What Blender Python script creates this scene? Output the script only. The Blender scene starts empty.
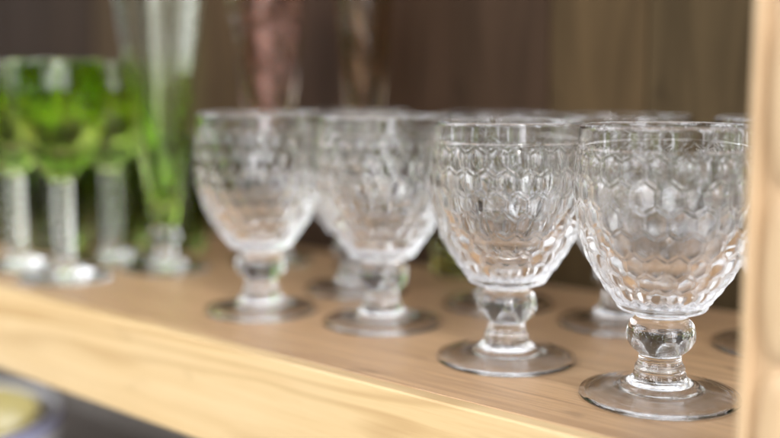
import bpy, math, random
import numpy as np
from mathutils import Matrix, Vector

random.seed(7)
S = bpy.context.scene
COL = S.collection
R = math.radians
CM = 0.01

# ------------------------------------------------------------------ camera
cam_d = bpy.data.cameras.new("camera")
cam = bpy.data.objects.new("camera", cam_d)
COL.objects.link(cam)
cam.location = (0, 0, 13.93 * CM)
cam.rotation_euler = (R(90 - 7.25), 0, 0)
cam_d.sensor_width = 36
cam_d.lens = 48.5
cam_d.clip_start = 0.01
cam_d.clip_end = 100
cam_d.dof.use_dof = True
cam_d.dof.focus_distance = 0.468
cam_d.dof.aperture_fstop = 2.75
cam_d.dof.aperture_blades = 0
S.camera = cam

# ------------------------------------------------------------------ light
SUN_EL, SUN_AZ = 30.0, 168.0         # azimuth counted from +Y towards +X (behind the camera, a little to its right)
W = bpy.data.worlds.new("World")
S.world = W
W.use_nodes = True
nt = W.node_tree
nt.nodes.clear()


def wn(t, **k):
    n = nt.nodes.new(t)
    for a, b in k.items():
        setattr(n, a, b)
    return n


def wmath(op, a, b=None, c=None, clamp=False):
    n = wn('ShaderNodeMath', operation=op, use_clamp=clamp)
    for i, v in enumerate((a, b, c)):
        if v is None:
            continue
        if isinstance(v, (int, float)):
            n.inputs[i].default_value = v
        else:
            nt.links.new(v, n.inputs[i])
    return n.outputs[0]


def wmix(f, a, b):
    n = wn('ShaderNodeMix', data_type='RGBA')
    for s, v in ((0, f), (6, a), (7, b)):
        if isinstance(v, (int, float)):
            n.inputs[s].default_value = v
        elif isinstance(v, tuple):
            n.inputs[s].default_value = v
        else:
            nt.links.new(v, n.inputs[s])
    return n.outputs[2]


sky = wn('ShaderNodeTexSky', sky_type='NISHITA', sun_disc=False)
sky.sun_elevation = R(SUN_EL)
sky.sun_rotation = R(SUN_AZ)
sky.dust_density = 3.0
hs = wn('ShaderNodeHueSaturation')
hs.inputs['Saturation'].default_value = 0.55
hs.inputs['Value'].default_value = 1.0
nt.links.new(sky.outputs[0], hs.inputs['Color'])
tc = wn('ShaderNodeTexCoord')
sep = wn('ShaderNodeSeparateXYZ')
nt.links.new(tc.outputs['Generated'], sep.inputs[0])
z = sep.outputs['Z']
# garden foliage around the shelf: leafy belt with bright sky gaps
n1 = wn('ShaderNodeTexNoise')
n1.inputs['Scale'].default_value = 3.2
n1.inputs['Detail'].default_value = 6
n1.inputs['Roughness'].default_value = 0.65
nt.links.new(tc.outputs['Generated'], n1.inputs['Vector'])
n2 = wn('ShaderNodeTexNoise')
n2.inputs['Scale'].default_value = 11
n2.inputs['Detail'].default_value = 4
nt.links.new(tc.outputs['Generated'], n2.inputs['Vector'])
cover = wmath('SUBTRACT', wmath('ADD', wmath('MULTIPLY', n1.outputs[0], 1.3), wmath('MULTIPLY', n2.outputs[0], 0.5)),
              wmath('MULTIPLY', z, 0.85))
mask = wmath('MULTIPLY', wmath('SUBTRACT', cover, 0.60), 9.0, clamp=True)
n3 = wn('ShaderNodeTexNoise')
n3.inputs['Scale'].default_value = 6
n3.inputs['Detail'].default_value = 5
nt.links.new(tc.outputs['Generated'], n3.inputs['Vector'])
leaf = wmix(wmath('MULTIPLY', wmath('SUBTRACT', n3.outputs[0], 0.50), 9.0, clamp=True),
            (0.22, 0.25, 0.15, 1), (6.5, 10.5, 1.8, 1))
amb0 = wmix(mask, hs.outputs[0], leaf)
# bright patches added to the surroundings for light and glass sheen, first behind the photographer


def light_patch(prev, d, c0, gain, col):
    dv = Vector(d).normalized()
    dot = wn('ShaderNodeVectorMath', operation='DOT_PRODUCT')
    nt.links.new(tc.outputs['Generated'], dot.inputs[0])
    dot.inputs[1].default_value = dv
    lob = wmath('ADD', dot.outputs['Value'], wmath('MULTIPLY', wmath('SUBTRACT', n2.outputs[0], 0.5), 0.38))
    return wmix(wmath('MULTIPLY', wmath('SUBTRACT', lob, c0), gain, clamp=True), prev, col)


amb1 = light_patch(amb0, (0.34, -0.90, 0.26), 0.94, 30.0, (100, 100, 106, 1))
amb1 = light_patch(amb1, (-0.55, -0.60, 0.50), 0.955, 30.0, (80, 82, 88, 1))
amb1 = light_patch(amb1, (0.10, 0.62, 0.80), 0.90, 12.0, (22, 23, 25, 1))
amb = light_patch(amb1, (-0.93, 0.10, 0.42), 0.95, 30.0, (80, 82, 88, 1))
n4 = wn('ShaderNodeTexNoise')
n4.inputs['Scale'].default_value = 8.5
n4.inputs['Detail'].default_value = 2
nt.links.new(tc.outputs['Generated'], n4.inputs['Vector'])
glint = wmath('MULTIPLY', wmath('SUBTRACT', n4.outputs[0], 0.64), 40.0, clamp=True)   # small bright spots added all around to make the glass sparkle
amb = wmix(glint, amb, (78, 80, 85, 1))
gmask = wmath('MULTIPLY', wmath('ADD', wmath('MULTIPLY', z, -1.0), -0.02), 12.0, clamp=True)
amb2 = wmix(gmask, amb, (1.9, 1.65, 1.45, 1))
bg = wn('ShaderNodeBackground')
bg.inputs['Strength'].default_value = 0.12
nt.links.new(amb2, bg.inputs['Color'])
out = wn('ShaderNodeOutputWorld')
nt.links.new(bg.outputs[0], out.inputs[0])
W.cycles.sampling_method = 'MANUAL'
W.cycles.sample_map_resolution = 1024

sun_d = bpy.data.lights.new("sun", 'SUN')
sun_d.energy = 0.6
sun_d.angle = R(4)
sun_d.color = (1.0, 0.95, 0.88)
sun = bpy.data.objects.new("sun", sun_d)
COL.objects.link(sun)
sd = Vector((math.sin(R(SUN_AZ)) * math.cos(R(SUN_EL)), math.cos(R(SUN_AZ)) * math.cos(R(SUN_EL)), math.sin(R(SUN_EL))))
sun.rotation_euler = sd.to_track_quat('Z', 'Y').to_euler()

S.view_settings.view_transform = 'Standard'
S.view_settings.look = 'None'
S.view_settings.exposure = -0.09
S.view_settings.gamma = 1
S.render.engine = 'CYCLES'
cy = S.cycles
cy.max_bounces = 28
cy.transmission_bounces = 28
cy.glossy_bounces = 10
cy.diffuse_bounces = 5
cy.transparent_max_bounces = 16
cy.caustics_reflective = True
cy.caustics_refractive = True
cy.blur_glossy = 0.5
cy.sample_clamp_indirect = 20
cy.use_denoising = True
cy.denoising_prefilter = 'ACCURATE'
cy.use_adaptive_sampling = False

# ------------------------------------------------------------------ frames of reference
E0 = Vector((7.56, 40.4))            # a point on the shelf's front edge (cm)
DU = Vector((-0.743, 0.669)).normalized()    # along the shelf, to the left and away
DV = Vector((-DU.y, DU.x)) * -1.0            # into the shelf
SHELF_ROT = math.atan2(DU.y, DU.x)


def uv(u, v):
    p = E0 + DU * u + DV * v
    return p.x * CM, p.y * CM


# ------------------------------------------------------------------ helpers
def tag(o, label=None, cat=None, group=None, kind=None):
    if label: o['label'] = label
    if cat: o['category'] = cat
    if group: o['group'] = group
    if kind: o['kind'] = kind
    return o


def empty(name, x, y, z=0.0, rz=0.0):
    o = bpy.data.objects.new(name, None)
    o.empty_display_size = 0.02
    COL.objects.link(o)
    o.location = (x * CM, y * CM, z * CM)
    o.rotation_euler = (0, 0, rz)
    return o


def mesh_obj(name, V, F, mat, parent=None, smooth=True):
    me = bpy.data.meshes.new(name)
    me.from_pydata(V, [], F)
    if smooth:
        me.polygons.foreach_set('use_smooth', [True] * len(me.polygons))
    me.materials.append(mat)
    me.update()
    o = bpy.data.objects.new(name, me)
    COL.objects.link(o)
    if parent is not None:
        o.parent = parent
    return o


def crom(pts, n=8):
    """smooth curve through the points (Catmull-Rom), end points kept"""
    P = [np.array(p, float) for p in pts]
    if len(P) < 3:
        return [tuple(P[0] + (P[-1] - P[0]) * t) for t in np.linspace(0, 1, n + 1)]
    P = [2 * P[0] - P[1]] + P + [2 * P[-1] - P[-2]]
    res = []
    for i in range(1, len(P) - 2):
        a, b, c, d = P[i - 1:i + 3]
        for t in np.linspace(0, 1, n, endpoint=False):
            res.append(tuple(0.5 * (2 * b + (c - a) * t + (2 * a - 5 * b + 4 * c - d) * t * t + (3 * b - a - 3 * c + d) * t ** 3)))
    res.append(tuple(P[-2]))
    return res


def chain(*segs):
    out = []
    for s in segs:
        for p in s:
            if not out or abs(out[-1][0] - p[0]) + abs(out[-1][1] - p[1]) > 1e-6:
                out.append(p)
    return out


def lathe(name, prof, n, mat, parent=None, relief=None):
    """prof: (r, z) in cm, walked so that the outside lies to its right-hand outward side;
    relief(i, theta) -> offset in cm along the profile's normal"""
    P = np.array(prof, float)
    m = len(P)
    T = np.gradient(P, axis=0)
    T /= np.maximum(np.linalg.norm(T, axis=1), 1e-9)[:, None]
    N = np.c_[-T[:, 1], T[:, 0]]        # going down (0,-1) -> (+1,0): outward
    th = np.arange(n) * 2 * math.pi / n
    off = np.zeros((m, n)) if relief is None else relief(P, th)
    rr = np.maximum(P[:, 0][:, None] + N[:, 0][:, None] * off, 0.0)
    zz = P[:, 1][:, None] + N[:, 1][:, None] * off
    X = rr * np.cos(th)[None]
    Y = rr * np.sin(th)[None]
    V = np.stack([X, Y, zz], -1).reshape(-1, 3) * CM
    V = [tuple(v) for v in V]
    F = []
    pole0 = P[0, 0] < 1e-6
    pole1 = P[-1, 0] < 1e-6
    for i in range(m - 1):
        a, b = i * n, (i + 1) * n
        if i == 0 and pole0:
            for j in range(n):
                F.append((0, b + j, b + (j + 1) % n))
        elif i == m - 2 and pole1:
            for j in range(n):
                F.append((a + j, b, a + (j + 1) % n))
        else:
            for j in range(n):
                k = (j + 1) % n
                F.append((a + j, b + j, b + k, a + k))
    o = mesh_obj(name, V, F, mat, parent)
    # drop loose vertices left at the poles
    me = o.data
    used = np.zeros(len(me.vertices), bool)
    li = np.empty(len(me.loops), dtype=np.int32)
    me.loops.foreach_get('vertex_index', li)
    used[li] = True
    if not used.all():
        import bmesh
        bm = bmesh.new()
        bm.from_mesh(me)
        bm.verts.ensure_lookup_table()
        bmesh.ops.delete(bm, geom=[bm.verts[i] for i in np.nonzero(~used)[0]], context='VERTS')
        bm.to_mesh(me)
        bm.free()
    return o


def box(name, u0, u1, v0, v1, z0, z1, mat, parent=None, bevel=0.1, seg=3):
    """board aligned with the shelf: its local X runs along the shelf"""
    import bmesh
    bm = bmesh.new()
    bmesh.ops.create_cube(bm, size=1)
    L, D, H = (u1 - u0) * CM, (v1 - v0) * CM, (z1 - z0) * CM
    bmesh.ops.scale(bm, vec=(L, D, H), verts=bm.verts)
    if bevel:
        bmesh.ops.bevel(bm, geom=list(bm.edges), offset=bevel * CM, segments=seg, affect='EDGES', profile=0.5)
    me = bpy.data.meshes.new(name)
    bm.to_mesh(me)
    bm.free()
    me.materials.append(mat)
    o = bpy.data.objects.new(name, me)
    COL.objects.link(o)
    x, y = uv((u0 + u1) / 2, (v0 + v1) / 2)
    M = Matrix.Translation((x, y, (z0 + z1) / 2 * CM)) @ Matrix.Rotation(SHELF_ROT, 4, 'Z')
    if parent is not None:
        o.parent = parent
        o.matrix_parent_inverse = parent.matrix_world.inverted() if False else Matrix.Identity(4)
        o.matrix_local = parent_matrix(parent).inverted() @ M
    else:
        o.matrix_local = M
    return o


def parent_matrix(p):
    return Matrix.Translation(p.location) @ p.rotation_euler.to_matrix().to_4x4()


def copy_tree(o, parent=None):
    c = o.copy()
    COL.objects.link(c)
    c.parent = parent
    for ch in list(o.children):
        copy_tree(ch, c)
    return c


# ------------------------------------------------------------------ materials
def new_mat(name):
    m = bpy.data.materials.new(name)
    m.use_nodes = True
    b = m.node_tree.nodes['Principled BSDF']
    return m, m.node_tree, b


def glass(name, col, rough=0.0, ior=1.5, bump=0.0, bscale=60):
    m, t, b = new_mat(name)
    b.inputs['Base Color'].default_value = (*col, 1)
    b.inputs['Roughness'].default_value = rough
    b.inputs['IOR'].default_value = ior
    b.inputs['Transmission Weight'].default_value = 1.0
    if bump:
        n = t.nodes.new('ShaderNodeTexNoise')
        n.inputs['Scale'].default_value = bscale
        n.inputs['Detail'].default_value = 1.5
        c = t.nodes.new('ShaderNodeTexCoord')
        t.links.new(c.outputs['Object'], n.inputs['Vector'])
        bp = t.nodes.new('ShaderNodeBump')
        bp.inputs['Strength'].default_value = bump
        bp.inputs['Distance'].default_value = 0.001
        t.links.new(n.outputs[0], bp.inputs['Height'])
        t.links.new(bp.outputs[0], b.inputs['Normal'])
    return m


def wood(name, base, dark, light, grain_along=6.0, grain_across=260.0, figure=0.5, rough=0.5, axis=0,
         fine=0.5, bump=0.25, spec=0.4, knots=0.0, streak=0.35):
    """long-grained wood; axis = local axis the grain follows"""
    m, t, b = new_mat(name)
    N = t.nodes.new
    L = t.links.new
    c = N('ShaderNodeTexCoord')

    def mapped(along, across):
        mp = N('ShaderNodeMapping')
        s = [across] * 3
        s[axis] = along
        mp.inputs['Scale'].default_value = s
        L(c.outputs['Object'], mp.inputs['Vector'])
        return mp

    def noise(mp, detail, rgh=0.55, dist=0.0):
        n = N('ShaderNodeTexNoise')
        n.inputs['Scale'].default_value = 1
        n.inputs['Detail'].default_value = detail
        n.inputs['Roughness'].default_value = rgh
        n.inputs['Distortion'].default_value = dist
        L(mp.outputs[0], n.inputs['Vector'])
        return n

    def ramp(src, p0, p1, c0, c1):
        r = N('ShaderNodeValToRGB')
        r.color_ramp.elements[0].position = p0
        r.color_ramp.elements[1].position = p1
        r.color_ramp.elements[0].color = (*c0, 1)
        r.color_ramp.elements[1].color = (*c1, 1)
        L(src, r.inputs[0])
        return r

    def mix(f, a, bb, mode='MIX'):
        x = N('ShaderNodeMix')
        x.data_type = 'RGBA'
        x.blend_type = mode
        if isinstance(f, float):
            x.inputs[0].default_value = f
        else:
            L(f, x.inputs[0])
        for s, v in ((6, a), (7, bb)):
            if isinstance(v, tuple):
                x.inputs[s].default_value = (*v, 1)
            else:
                L(v, x.inputs[s])
        return x.outputs[2]

    # broad figure: growth rings cut at a shallow angle
    big = noise(mapped(2.2, 22), 2, 0.5, 0.4)
    rings = N('ShaderNodeMath')
    rings.operation = 'SINE'
    mul = N('ShaderNodeMath')
    mul.operation = 'MULTIPLY'
    mul.inputs[1].default_value = 38
    L(big.outputs[0], mul.inputs[0])
    L(mul.outputs[0], rings.inputs[0])
    rr = ramp(rings.outputs[0], 0.0, 1.0, (0, 0, 0), (1, 1, 1))
    fig = mix(rr.outputs[0], base, tuple(base[i] * (1 - figure) + dark[i] * figure for i in range(3)))
    # tone patches
    pat = noise(mapped(3, 14), 3)
    pr = ramp(pat.outputs[0], 0.35, 0.68, (0, 0, 0), (1, 1, 1))
    fig2 = mix(pr.outputs[0], fig, light)
    half = mix(0.5, fig, fig2)
    # fine pores, short dark strokes
    por = noise(mapped(grain_along * 5, grain_across * 5), 3, 0.6)
    pp = ramp(por.outputs[0], 0.50, 0.72, (0, 0, 0), (1, 1, 1))
    fr = N('ShaderNodeMath')
    fr.operation = 'MULTIPLY'
    fr.inputs[1].default_value = fine
    L(pp.outputs[0], fr.inputs[0])
    c2 = mix(fr.outputs[0], half, dark)
    st = noise(mapped(grain_along, grain_across), 4, 0.6)
    sr = ramp(st.outputs[0], 0.42, 0.70, (0, 0, 0), (1, 1, 1))
    fs = N('ShaderNodeMath')
    fs.operation = 'MULTIPLY'
    fs.inputs[1].default_value = streak
    L(sr.outputs[0], fs.inputs[0])
    c3 = mix(fs.outputs[0], c2, dark)
    if knots:
        kn = noise(mapped(26, 60), 1)
        kr = ramp(kn.outputs[0], 0.70, 0.76, (0, 0, 0), (1, 1, 1))
        kf = N('ShaderNodeMath')
        kf.operation = 'MULTIPLY'
        kf.inputs[1].default_value = knots
        L(kr.outputs[0], kf.inputs[0])
        c3 = mix(kf.outputs[0], c3, tuple(x * 0.45 for x in dark))
    L(c3, b.inputs['Base Color'])
    b.inputs['Roughness'].default_value = rough
    b.inputs['Specular IOR Level'].default_value = spec
    bp = N('ShaderNodeBump')
    bp.inputs['Strength'].default_value = bump
    bp.inputs['Distance'].default_value = 0.0006
    L(por.outputs[0], bp.inputs['Height'])
    L(bp.outputs[0], b.inputs['Normal'])
    return m


def glaze(name, col, rough=0.25):
    m, t, b = new_mat(name)
    n = t.nodes.new('ShaderNodeTexNoise')
    n.inputs['Scale'].default_value = 40
    r = t.nodes.new('ShaderNodeValToRGB')
    r.color_ramp.elements[0].color = (*[c * 0.86 for c in col], 1)
    r.color_ramp.elements[1].color = (*col, 1)
    c = t.nodes.new('ShaderNodeTexCoord')
    t.links.new(c.outputs['Object'], n.inputs['Vector'])
    t.links.new(n.outputs[0], r.inputs[0])
    t.links.new(r.outputs[0], b.inputs['Base Color'])
    b.inputs['Roughness'].default_value = rough
    b.inputs['Coat Weight'].default_value = 0.4
    return m


M_CLEAR = glass("clear_glass", (0.99, 0.99, 0.987), 0.0, 1.5, bump=0.08, bscale=70)
M_GREEN = glass("green_glass", (0.55, 0.70, 0.13), 0.02)
M_PALEG = glass("pale_green_glass", (0.80, 0.95, 0.52), 0.02)
_t = M_PALEG.node_tree
_c = _t.nodes.new('ShaderNodeTexCoord')
_s = _t.nodes.new('ShaderNodeSeparateXYZ')
_r = _t.nodes.new('ShaderNodeMapRange')
_r.inputs['From Min'].default_value = 0.05
_r.inputs['From Max'].default_value = 0.17
_k = _t.nodes.new('ShaderNodeValToRGB')
_k.color_ramp.elements[0].color = (0.64, 0.90, 0.18, 1)
_k.color_ramp.elements[1].color = (0.95, 0.97, 0.90, 1)
_t.links.new(_c.outputs['Object'], _s.inputs[0])
_t.links.new(_s.outputs['Z'], _r.inputs['Value'])
_t.links.new(_r.outputs[0], _k.inputs[0])
_t.links.new(_k.outputs[0], _t.nodes['Principled BSDF'].inputs['Base Color'])
M_PINK = glass("pink_glass", (0.80, 0.63, 0.57), 0.02)
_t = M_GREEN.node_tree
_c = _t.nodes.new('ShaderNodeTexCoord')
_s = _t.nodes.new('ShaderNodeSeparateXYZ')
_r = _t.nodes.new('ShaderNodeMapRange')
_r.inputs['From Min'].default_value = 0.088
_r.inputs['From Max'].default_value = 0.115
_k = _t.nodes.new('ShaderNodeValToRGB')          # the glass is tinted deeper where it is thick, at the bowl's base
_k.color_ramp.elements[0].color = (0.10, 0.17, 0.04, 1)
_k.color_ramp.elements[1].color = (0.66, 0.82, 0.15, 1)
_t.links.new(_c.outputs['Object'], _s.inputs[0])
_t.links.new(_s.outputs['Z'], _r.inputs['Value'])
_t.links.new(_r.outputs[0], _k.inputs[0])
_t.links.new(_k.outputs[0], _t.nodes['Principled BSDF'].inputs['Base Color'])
M_AMBER = glass("amber_glass", (0.62, 0.50, 0.38), 0.02)
M_YGREEN = glass("yellow_green_glass", (0.85, 0.88, 0.30), 0.05)
M_TOP = wood("shelf_top_wood", (0.53, 0.325, 0.17), (0.24, 0.135, 0.065), (0.62, 0.41, 0.23), 7, 290, 0.30, 0.36, fine=0.7, streak=0.6, bump=0.4, knots=0.35)
M_RAIL = wood("shelf_edge_wood", (0.61, 0.425, 0.21), (0.38, 0.225, 0.085), (0.65, 0.51, 0.31), 5, 120, 0.6, 0.5, fine=0.2, knots=0.12, streak=0.25, bump=0.15)
M_POST = wood("post_wood", (0.62, 0.44, 0.27), (0.38, 0.24, 0.12), (0.72, 0.56, 0.38), 5, 160, 0.5, 0.5, axis=2, fine=0.25, knots=0.4)
M_CARVE = wood("carved_wood", (0.60, 0.42, 0.24), (0.32, 0.19, 0.09), (0.70, 0.53, 0.35), 9, 160, 0.7, 0.5, axis=2, fine=0.4, streak=0.5, knots=0.4)


def plank_mat(i, base):
    d = tuple(c * 0.45 for c in base)
    l = tuple(min(1, c * 1.25) for c in base)
    return wood("plank_wood_%d" % i, base, d, l, 4, 50, 0.35, 0.65, axis=2, fine=0.3, streak=0.45, knots=0.3, spec=0.06)


# ------------------------------------------------------------------ the shelf
SH_T = 5.8
shelf = empty('wooden_shelf', E0.x, E0.y, 0, SHELF_ROT)
tag(shelf, 'light brown wooden shelf board with pale yellowish front edge under the glasses', 'shelf')
box('shelf_board', -14, 135, 0.9, 26.6, -SH_T + 0.6, 0, M_TOP, shelf, 0.05)
box('front_rail', -14, 135, 0.0, 0.9, -SH_T, -0.0, M_RAIL, shelf, 0.12, 4)

# back panel of upright planks
back = empty('plank_back_panel', *[c for c in (uv(0, 27)[0] / CM, uv(0, 27)[1] / CM)], -26, SHELF_ROT)
tag(back, 'dark brown back panel of upright wooden planks behind the glasses', 'back panel')
cols = [(c[0] * 0.78, c[1] * 0.64, c[2] * 0.52) for c in [(0.085, 0.068, 0.042), (0.115, 0.085, 0.05), (0.085, 0.07, 0.042), (0.10, 0.078, 0.045), (0.062, 0.044, 0.032), (0.066, 0.046, 0.034),
        (0.06, 0.042, 0.033), (0.085, 0.062, 0.035), (0.09, 0.078, 0.04), (0.07, 0.055, 0.035), (0.038, 0.029, 0.023), (0.034, 0.026, 0.022)]]
u = -14.0
i = 0
rnd = random.Random(3)
while u < 137:
    w = rnd.uniform(7.5, 10.5)
    m = plank_mat(i, cols[min(i, len(cols) - 1)])
    box('plank', u, u + w - 0.07, 27.0 + rnd.uniform(0, 0.15), 28.4, -5.9, 27, m, back, 0.12)
    u += w
    i += 1
M_GREYP = wood("grey_plank_wood", (0.24, 0.21, 0.19), (0.15, 0.13, 0.115), (0.29, 0.26, 0.23), 4, 60, 0.5, 0.7, axis=2, fine=0.3, spec=0.2)
for k in range(12):
    box('lower_plank', -14 + k * 12.6, -14 + k * 12.6 + 12.4, 27.1, 28.4, -26, -6.0, M_GREYP, back, 0.12)

lower = box('lower_shelf', -12, 135, -9.0, 26.6, -25.3, -22.3, M_GREYP, None, 0.15)
tag(lower, 'grey brown lower shelf board under the nested bowls', 'shelf')

# front post with carved lobes
post = empty('carved_post', *[c / CM for c in uv(-7.55, 0)], 0, SHELF_ROT)
tag(post, 'pale carved wooden post at the right end of the shelf, out of focus', 'post')
box('post_board', -13.9, -7.55, -2.6, -0.03, -27, 34, M_POST, post, 0.18, 4)
box('edge_strip', -7.98, -7.62, -3.0, -2.55, -27, 34, M_CARVE, post, 0.2, 5)
box('edge_strip', -13.7, -13.1, -3.0, -2.55, -27, 34, M_CARVE, post, 0.2, 5)
for k in range(-4, 7):
    zc = 7.85 + k * 5.65
    prof = []
    V, F = [], []
    na, nb = 24, 20
    for a in range(na + 1):
        ph = math.pi * a / na
        for b_ in range(nb):
            th = 2 * math.pi * b_ / nb
            rad = math.sin(ph) ** 0.55
            V.append((0.92 * rad * math.cos(th) * CM, 0.55 * rad * math.sin(th) * CM, 2.7 * math.cos(ph) * CM))
    for a in range(na):
        for b_ in range(nb):
            c_ = (b_ + 1) % nb
            F.append((a * nb + b_, (a + 1) * nb + b_, (a + 1) * nb + c_, a * nb + c_))
    for uc in (-9.05, -11.9):
        o = mesh_obj('carved_lobe', V, F, M_CARVE, post)
        x, y = uv(uc, -2.55)
        o.matrix_local = parent_matrix(post).inverted() @ (Matrix.Translation((x, y, zc * CM)) @ Matrix.Rotation(SHELF_ROT, 4, 'Z'))

# ------------------------------------------------------------------ honeycomb goblet
NC = 24


def hexfield(a, b):
    """a in cell widths, b in rows (row pitch 1); returns 0 at a cell's centre, 1 on its border"""
    best = None
    y = b * 0.866
    j0 = np.floor(b)
    D = None
    HX = None
    for dj in (0, 1):
        j = j0 + dj
        shift = 0.5 * (j % 2)
        i = np.round(a - shift)
        dx = np.abs(a - (i + shift))
        dy = np.abs(y - j * 0.866)
        p = 5.0
        d = ((dx ** p + np.abs(dx * 0.5 + dy * 0.866) ** p + np.abs(dx * 0.5 - dy * 0.866) ** p) ** (1 / p)) / 0.5
        hx = np.maximum(dx, dx * 0.5 + dy * 0.866) / 0.5
        D = d if D is None else np.minimum(D, d)
        HX = hx if HX is None else np.minimum(HX, hx)
    return D, HX


def resample(pts, step_fn):
    P = np.array(pts)
    s = np.r_[0, np.cumsum(np.linalg.norm(np.diff(P, axis=0), axis=1))]
    res = []
    x = 0
    while x < s[-1]:
        r = np.interp(x, s, P[:, 0])
        zz = np.interp(x, s, P[:, 1])
        res.append((r, zz))
        x += step_fn(r)
    res.append(tuple(P[-1]))
    return res


def make_goblet():
    root = empty('glass_goblet', 0, 0)
    inner = crom([(0, 4.75), (0.7, 4.80), (1.35, 5.08), (1.95, 5.68), (2.6, 6.55), (3.15, 7.6), (3.47, 8.9), (3.58, 10.3), (3.60, 11.6), (3.61, 12.08)], 10)
    rim = crom([(3.61, 12.08), (3.64, 12.19), (3.715, 12.245), (3.79, 12.19), (3.82, 12.08)], 4)
    lip = crom([(3.82, 12.08), (3.83, 11.7), (3.84, 11.32), (3.86, 11.24)], 5)
    outer_ctrl = crom([(3.90, 11.20), (3.95, 10.3), (3.96, 9.3), (3.88, 8.3), (3.65, 7.2), (3.26, 6.15), (2.74, 5.3), (2.37, 4.78), (2.06, 4.37)], 14)
    outer = resample(outer_ctrl, lambda r: 2 * math.pi * r / NC / 22)
    base = crom([(2.06, 4.37), (2.03, 4.25), (1.98, 4.14), (1.88, 4.05), (1.62, 3.97), (1.30, 3.89), (1.17, 3.82)], 5)
    prof = chain(inner, rim, lip, outer, base)
    i0 = len(chain(inner, rim, lip))
    i1 = len(chain(inner, rim, lip, outer)) - 1

    def relief(P, th):
        off = np.zeros((len(P), len(th)))
        seg = P[i0:i1 + 1]
        ds = np.r_[0, np.linalg.norm(np.diff(seg, axis=0), axis=1)]
        w = 2 * math.pi * seg[:, 0] / NC
        row = np.cumsum(ds / (1.04 * w ** 0.8)) + 0.30
        a = (th / (2 * math.pi) * NC)[None, :] + 0 * row[:, None]
        b = row[:, None] + 0 * th[None, :]
        d, hx = hexfield(a, b)
        sc = (w ** 0.12)[:, None]
        e = 1 - hx
        q = np.clip(e / 0.34, 0, 1)
        h = (0.105 * (1 - np.minimum(d, 1.12) ** 2.2) - 0.06 + 0.07 * np.exp(-(e / 0.12) ** 2)) * sc
        k = np.arange(len(seg))
        fade = np.clip(k / 3.0, 0, 1) * np.clip((len(seg) - 1 - k) / 6.0, 0, 1)
        off[i0:i1 + 1] = h * fade[:, None] + 0.01
        # a hand-made wobble in the wall
        return off

    lathe('bowl', prof, NC * 22, M_CLEAR, root, relief)
    knop = chain(crom([(1.17, 3.82), (1.14, 3.73), (1.20, 3.64)], 3),
                 crom([(1.20, 3.64), (1.42, 3.38), (1.52, 3.0), (1.48, 2.62), (1.29, 2.30), (1.02, 2.08)], 8))
    lathe('knop', knop, 96, M_CLEAR, root)
    stem = chain(crom([(1.02, 2.08), (0.95, 1.99), (0.94, 1.82), (0.97, 1.68), (1.01, 1.58)], 5),
                 crom([(1.01, 1.58), (1.08, 1.48), (1.12, 1.35), (1.10, 1.25)], 5),
                 crom([(1.10, 1.25), (1.15, 1.16), (1.19, 1.04)], 4))
    lathe('stem', stem, 96, M_CLEAR, root)
    foot = chain(crom([(1.19, 1.04), (1.36, 0.86), (1.78, 0.66), (2.45, 0.48), (3.0, 0.36), (3.38, 0.29)], 8),
                 crom([(3.38, 0.29), (3.51, 0.25), (3.58, 0.15), (3.55, 0.05), (3.44, 0.0), (3.28, 0.0)], 5),
                 crom([(3.28, 0.0), (3.0, 0.10), (2.5, 0.21), (1.95, 0.31), (1.68, 0.34), (1.5, 0.42), (1.36, 0.53), (0.8, 0.57), (0.0, 0.58)], 7))
    lathe('foot', foot, 128, M_CLEAR, root)
    return root


GG = 'clear honeycomb goblets standing on the shelf'
spots = [
    ((12.12, 46.0), 0.05, 'clear honeycomb glass goblet nearest the camera, beside the carved post'),
    ((5.95, 52.6), 0.0, 'clear honeycomb glass goblet in sharpest focus, second from the post in the front row'),
    ((-0.46, 60.9), 0.11, 'blurred clear honeycomb goblet, third from the post in the front row'),
    ((-8.03, 64.4), 0.17, 'blurred clear honeycomb goblet at the far end of the front row, nearest the flute'),
    ((20.9, 55.0), 0.07, 'clear goblet in the back row, mostly hidden behind the carved post'),
    ((13.45, 60.6), 0.12, 'blurred clear goblet in the back row, foot showing left of the nearest goblet'),
    ((6.9, 66.0), 0.02, 'blurred clear goblet in the back row, hidden behind the sharpest goblet'),
    ((-2.3, 71.2), 0.2, 'blurred clear goblet in the back row, foot showing between the two blurred front goblets'),
]
g0 = make_goblet()
for k, (p, a, lab) in enumerate(spots):
    o = g0 if k == 0 else copy_tree(g0)
    o.location = (p[0] * CM, p[1] * CM, 0)
    o.rotation_euler = (0, 0, a + k * 1.7)
    o.scale = (1 + 0.006 * math.sin(k * 2.1), 1 + 0.006 * math.cos(k * 3.3), 1 + 0.004 * math.sin(k * 5.0))
    tag(o, lab, 'goblet', GG)


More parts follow.
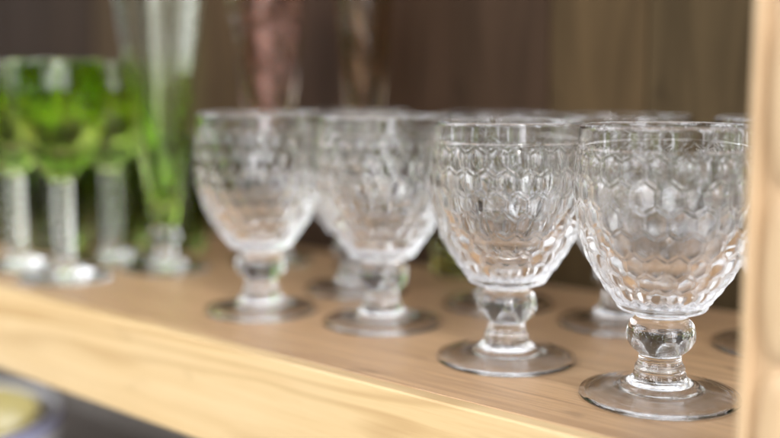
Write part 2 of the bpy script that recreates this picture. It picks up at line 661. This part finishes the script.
# ------------------------------------------------------------------ green goblets on the left
def make_green():
    root = empty('green_goblet', 0, 0)
    prof = chain(crom([(0, 9.3), (0.9, 9.4), (1.7, 9.9), (2.65, 11.2), (3.15, 13.0), (3.28, 15.6)], 8),
                 crom([(3.28, 15.6), (3.37, 15.7), (3.46, 15.6)], 3),
                 crom([(3.46, 15.6), (3.40, 13.2), (3.05, 11.0), (2.3, 9.1), (1.4, 7.9), (1.0, 7.45)], 8))

    def ribs(P, th):
        off = np.zeros((len(P), len(th)))
        zc = np.clip((P[:, 1] - 7.6) / 3, 0, 1) * np.clip((15.2 - P[:, 1]) / 1.5, 0, 1)
        n = len(P)
        outer = (np.arange(n) > n * 0.52).astype(float)
        off += 0.13 * (zc * outer)[:, None] * np.abs(np.cos(6 * th))[None, :]
        return off
    lathe('bowl', prof, 128, M_GREEN, root, ribs)
    st = [(1.0, 7.45)]
    zc = 7.2
    segs = []
    while zc > 1.5:
        segs += [(0.64, zc), (0.72, zc - 0.22), (0.73, zc - 0.42), (0.64, zc - 0.66)]
        zc -= 0.72
    st = chain(crom([(1.0, 7.45)] + segs + [(0.95, 0.95)], 4))
    lathe('stem', st, 64, M_CLEAR, root)
    ft = chain(crom([(0.95, 0.95), (1.3, 0.7), (2.2, 0.42), (3.1, 0.25), (3.35, 0.15)], 6),
               crom([(3.35, 0.15), (3.4, 0.06), (3.25, 0.0)], 3), crom([(3.25, 0.0), (2.0, 0.12), (1.0, 0.25), (0, 0.3)], 6))
    lathe('foot', ft, 96, M_CLEAR, root)
    return root


GR = 'green glass goblets at the left of the shelf'
gspots = [((-23.7, 75.6), 'green goblet with clear beaded stem, nearest the shelf edge and the flute'),
          ((-28.9, 80.4), 'green goblet with clear beaded stem at the left picture edge, bright spot on its rim'),
          ((-22.4, 83.6), 'green goblet standing directly behind and right of the nearest green goblet'),
          ]
q0 = make_green()
for k, (p, lab) in enumerate(gspots):
    o = q0 if k == 0 else copy_tree(q0)
    o.location = (p[0] * CM, p[1] * CM, 0)
    o.rotation_euler = (0, 0, 0.31 * k)
    tag(o, lab, 'goblet', GR)

# dark green tumblers standing in the gloom behind the green goblets
M_DGREEN = glass("dark_green_glass", (0.30, 0.38, 0.13), 0.03)
TU = 'dark green tumblers behind the green goblets'
for k, (p, h, lab) in enumerate([
        ((-28.3, 88.4), 9.6, 'blurred dark green tumbler seen between the two nearest green goblet stems'),
        ((-34.0, 93.4), 9.6, 'blurred dark green tumbler at the left picture edge, behind the edge goblet stem'),
        ((-23.7, 91.6), 9.6, 'blurred dark green tumbler behind the third green goblet stem, left of the flute'),
        ((-18.2, 88.8), 9.6, 'blurred dark green tumbler directly behind the foot of the flute')]):
    if k == 0:
        tu = empty('green_tumbler', 0, 0)
        lathe('cup', chain(crom([(0, 1.1), (1.6, 1.15), (2.2, 1.5), (2.5, 4.0), (2.68, 9.5)], 8), crom([(2.68, 9.5), (2.77, 9.6), (2.86, 9.5)], 3),
                           crom([(2.86, 9.5), (2.72, 4.5), (2.45, 0.9)], 8)), 120, M_DGREEN, tu,
              lambda P, th: (0.08 * (np.arange(len(P)) > len(P) * 0.5) * np.clip((9.0 - P[:, 1]) / 1.0, 0, 1))[:, None] * np.abs(np.cos(6 * th))[None, :])
        lathe('base', chain(crom([(2.45, 0.9), (2.42, 0.3), (2.25, 0.0)], 5), crom([(2.25, 0.0), (1.0, 0.1), (0, 0.12)], 5)), 120, M_DGREEN, tu)
        o = tu
    else:
        o = copy_tree(tu)
    o.location = (p[0] * CM, p[1] * CM, 0)
    o.rotation_euler = (0, 0, 0.4 * k)
    tag(o, lab, 'tumbler', TU)

# ------------------------------------------------------------------ tall flute
fl = empty('glass_flute', -17.2, 79.4)
tag(fl, 'tall trumpet-shaped glass flute with green tinted body and clear knop on its foot', 'flute glass')
prof = chain(crom([(0, 4.6), (0.45, 4.8), (0.85, 5.8), (1.35, 9.0), (2.0, 13.0), (2.65, 17.5), (3.15, 21.5), (3.45, 24.6)], 8),
             crom([(3.45, 24.6), (3.53, 24.7), (3.6, 24.6)], 3),
             crom([(3.6, 24.6), (3.34, 21.5), (2.86, 17.5), (2.24, 13.0), (1.62, 9.0), (1.25, 6.0), (1.05, 4.3), (0.85, 3.5), (0.7, 3.25)], 8))


def fribs(P, th):
    n = len(P)
    outer = (np.arange(n) > n * 0.5).astype(float)
    zc = np.clip((P[:, 1] - 4.5) / 3, 0, 1) * np.clip((24.0 - P[:, 1]) / 2, 0, 1)
    return 0.09 * (zc * outer)[:, None] * np.abs(np.cos(5 * th))[None, :]


lathe('bowl', prof, 120, M_PALEG, fl, fribs)
lathe('knop', crom([(0.7, 3.25), (0.98, 3.0), (1.08, 2.6), (0.95, 2.2), (0.66, 1.95)], 6), 64, M_CLEAR, fl)
lathe('stem', crom([(0.66, 1.95), (0.72, 1.7), (0.85, 1.2), (1.0, 0.8)], 5), 64, M_CLEAR, fl)
lathe('foot', chain(crom([(1.0, 0.8), (1.4, 0.55), (2.3, 0.34), (3.2, 0.22)], 6), crom([(3.2, 0.22), (3.32, 0.1), (3.2, 0.0)], 3),
                    crom([(3.2, 0.0), (2.0, 0.12), (1.0, 0.25), (0, 0.3)], 5)), 96, M_CLEAR, fl)


# ------------------------------------------------------------------ pink cut goblets behind
def make_pink(gm):
    root = empty('tall_goblet', 0, 0)
    inn = crom([(0, 9.6), (0.8, 9.8), (1.2, 10.6), (1.5, 13.0), (1.95, 16.5), (2.35, 20.5), (2.55, 23.0)], 8)
    rim = crom([(2.55, 23.0), (2.63, 23.1), (2.71, 23.0)], 3)
    ou = crom([(2.71, 23.0), (2.55, 20.5), (2.18, 16.5), (1.78, 13.0), (1.5, 10.6), (1.05, 9.2), (0.7, 8.6)], 22)
    prof = chain(inn, rim, ou)
    i0 = len(chain(inn, rim))

    def rel(P, th):
        off = np.zeros((len(P), len(th)))
        zz = P[i0:, 1][:, None]
        t = th[None, :]
        d = np.abs(np.sin(7 * t + zz * 0.9))
        f = np.clip((P[i0:, 1] - 9.5) / 1.0, 0, 1) * np.clip((21.8 - P[i0:, 1]) / 1.0, 0, 1)
        off[i0:] = 0.05 * d * f[:, None]
        return off
    lathe('bowl', prof, 168, gm, root, rel)
    lathe('stem', crom([(0.7, 8.6), (0.55, 7.6), (0.9, 7.0), (0.55, 6.3), (0.5, 4.0), (0.6, 2.0), (0.9, 0.9)], 6), 48, M_CLEAR, root)
    lathe('foot', chain(crom([(0.9, 0.9), (1.4, 0.55), (2.2, 0.34), (2.8, 0.22)], 6), crom([(2.8, 0.22), (2.9, 0.1), (2.8, 0.0)], 3),
                        crom([(2.8, 0.0), (2.0, 0.12), (1.0, 0.25), (0, 0.3)], 5)), 96, M_CLEAR, root)
    return root


p0 = make_pink(M_PINK)
p0.location = (-9.6 * CM, 83.3 * CM, 0)
p0.scale = (1.14, 1.14, 1.0)
tag(p0, 'tall pink cut-glass goblet rising behind the last front-row goblet', 'goblet', 'tall cut-glass goblets behind')
p1 = make_pink(M_AMBER)
p1.location = (-2.0 * CM, 80.3 * CM, 0)
p1.rotation_euler = (0, 0, 0.4)
p1.scale = (0.82, 0.82, 1.0)
tag(p1, 'dim brownish tall cut-glass goblet rising behind the gap between the two blurred goblets', 'goblet', 'tall cut-glass goblets behind')

# ------------------------------------------------------------------ small votive cup
vc = lathe('votive_cup', chain(crom([(0, 0.5), (1.2, 0.5), (1.6, 0.9), (1.85, 2.6)], 5), crom([(1.85, 2.6), (1.98, 2.72), (2.1, 2.6)], 3),
                               crom([(2.1, 2.6), (1.9, 0.8), (1.7, 0.15), (1.5, 0.0)], 5), crom([(1.5, 0.0), (0, 0.0)], 4)), 64, M_YGREEN)
vc.location = (5.0 * CM, 76.5 * CM, 0)
tag(vc, 'small blurred yellow-green glass cup at the back between the goblets', 'cup')

# ------------------------------------------------------------------ nested bowls on the lower shelf
M_WHITE = glaze("white_glaze", (0.80, 0.80, 0.84))
M_BLUE = glaze("blue_glaze", (0.22, 0.24, 0.55))
M_YEL = glaze("yellow_glaze", (0.52, 0.44, 0.17))
bx, by = -38.6, 85.8
wb = empty('white_bowl', bx, by, -22.3)
tag(wb, 'white bowl with blue rim band on the lower shelf at bottom left', 'bowl')
lathe('body', chain(crom([(0, 1.0), (3, 1.1), (6, 2.6), (8.0, 6.0), (8.35, 8.6)], 8), crom([(8.35, 8.6), (8.5, 8.72), (8.65, 8.6)], 3), crom([(8.65, 8.6), (8.63, 8.0)], 2),
                    crom([(8.63, 8.0), (8.3, 5.8), (6.3, 2.0), (4.0, 0.5), (3.6, 0.0)], 8), crom([(3.6, 0.0), (0, 0.0)], 3)), 96, M_WHITE, wb)
lathe('rim_band', chain(crom([(8.71, 8.62), (8.72, 8.3), (8.67, 7.9)], 3)), 96, M_BLUE, wb)
yb = empty('yellow_bowl', bx, by, -20.4)
wb.scale = yb.scale = (1.2, 1.2, 1.0)
tag(yb, 'yellow bowl nested in the white bowl on the lower shelf', 'bowl')
lathe('body', chain(crom([(0, 1.0), (3, 1.1), (5.2, 2.4), (6.6, 4.6), (7.0, 6.8)], 8), crom([(7.0, 6.8), (7.12, 6.9), (7.25, 6.8)], 3),
                    crom([(7.25, 6.8), (7.15, 5.6), (5.4, 1.8), (3.4, 0.4), (3.0, 0.0)], 8), crom([(3.0, 0.0), (0, 0.0)], 3)), 96, M_YEL, yb)
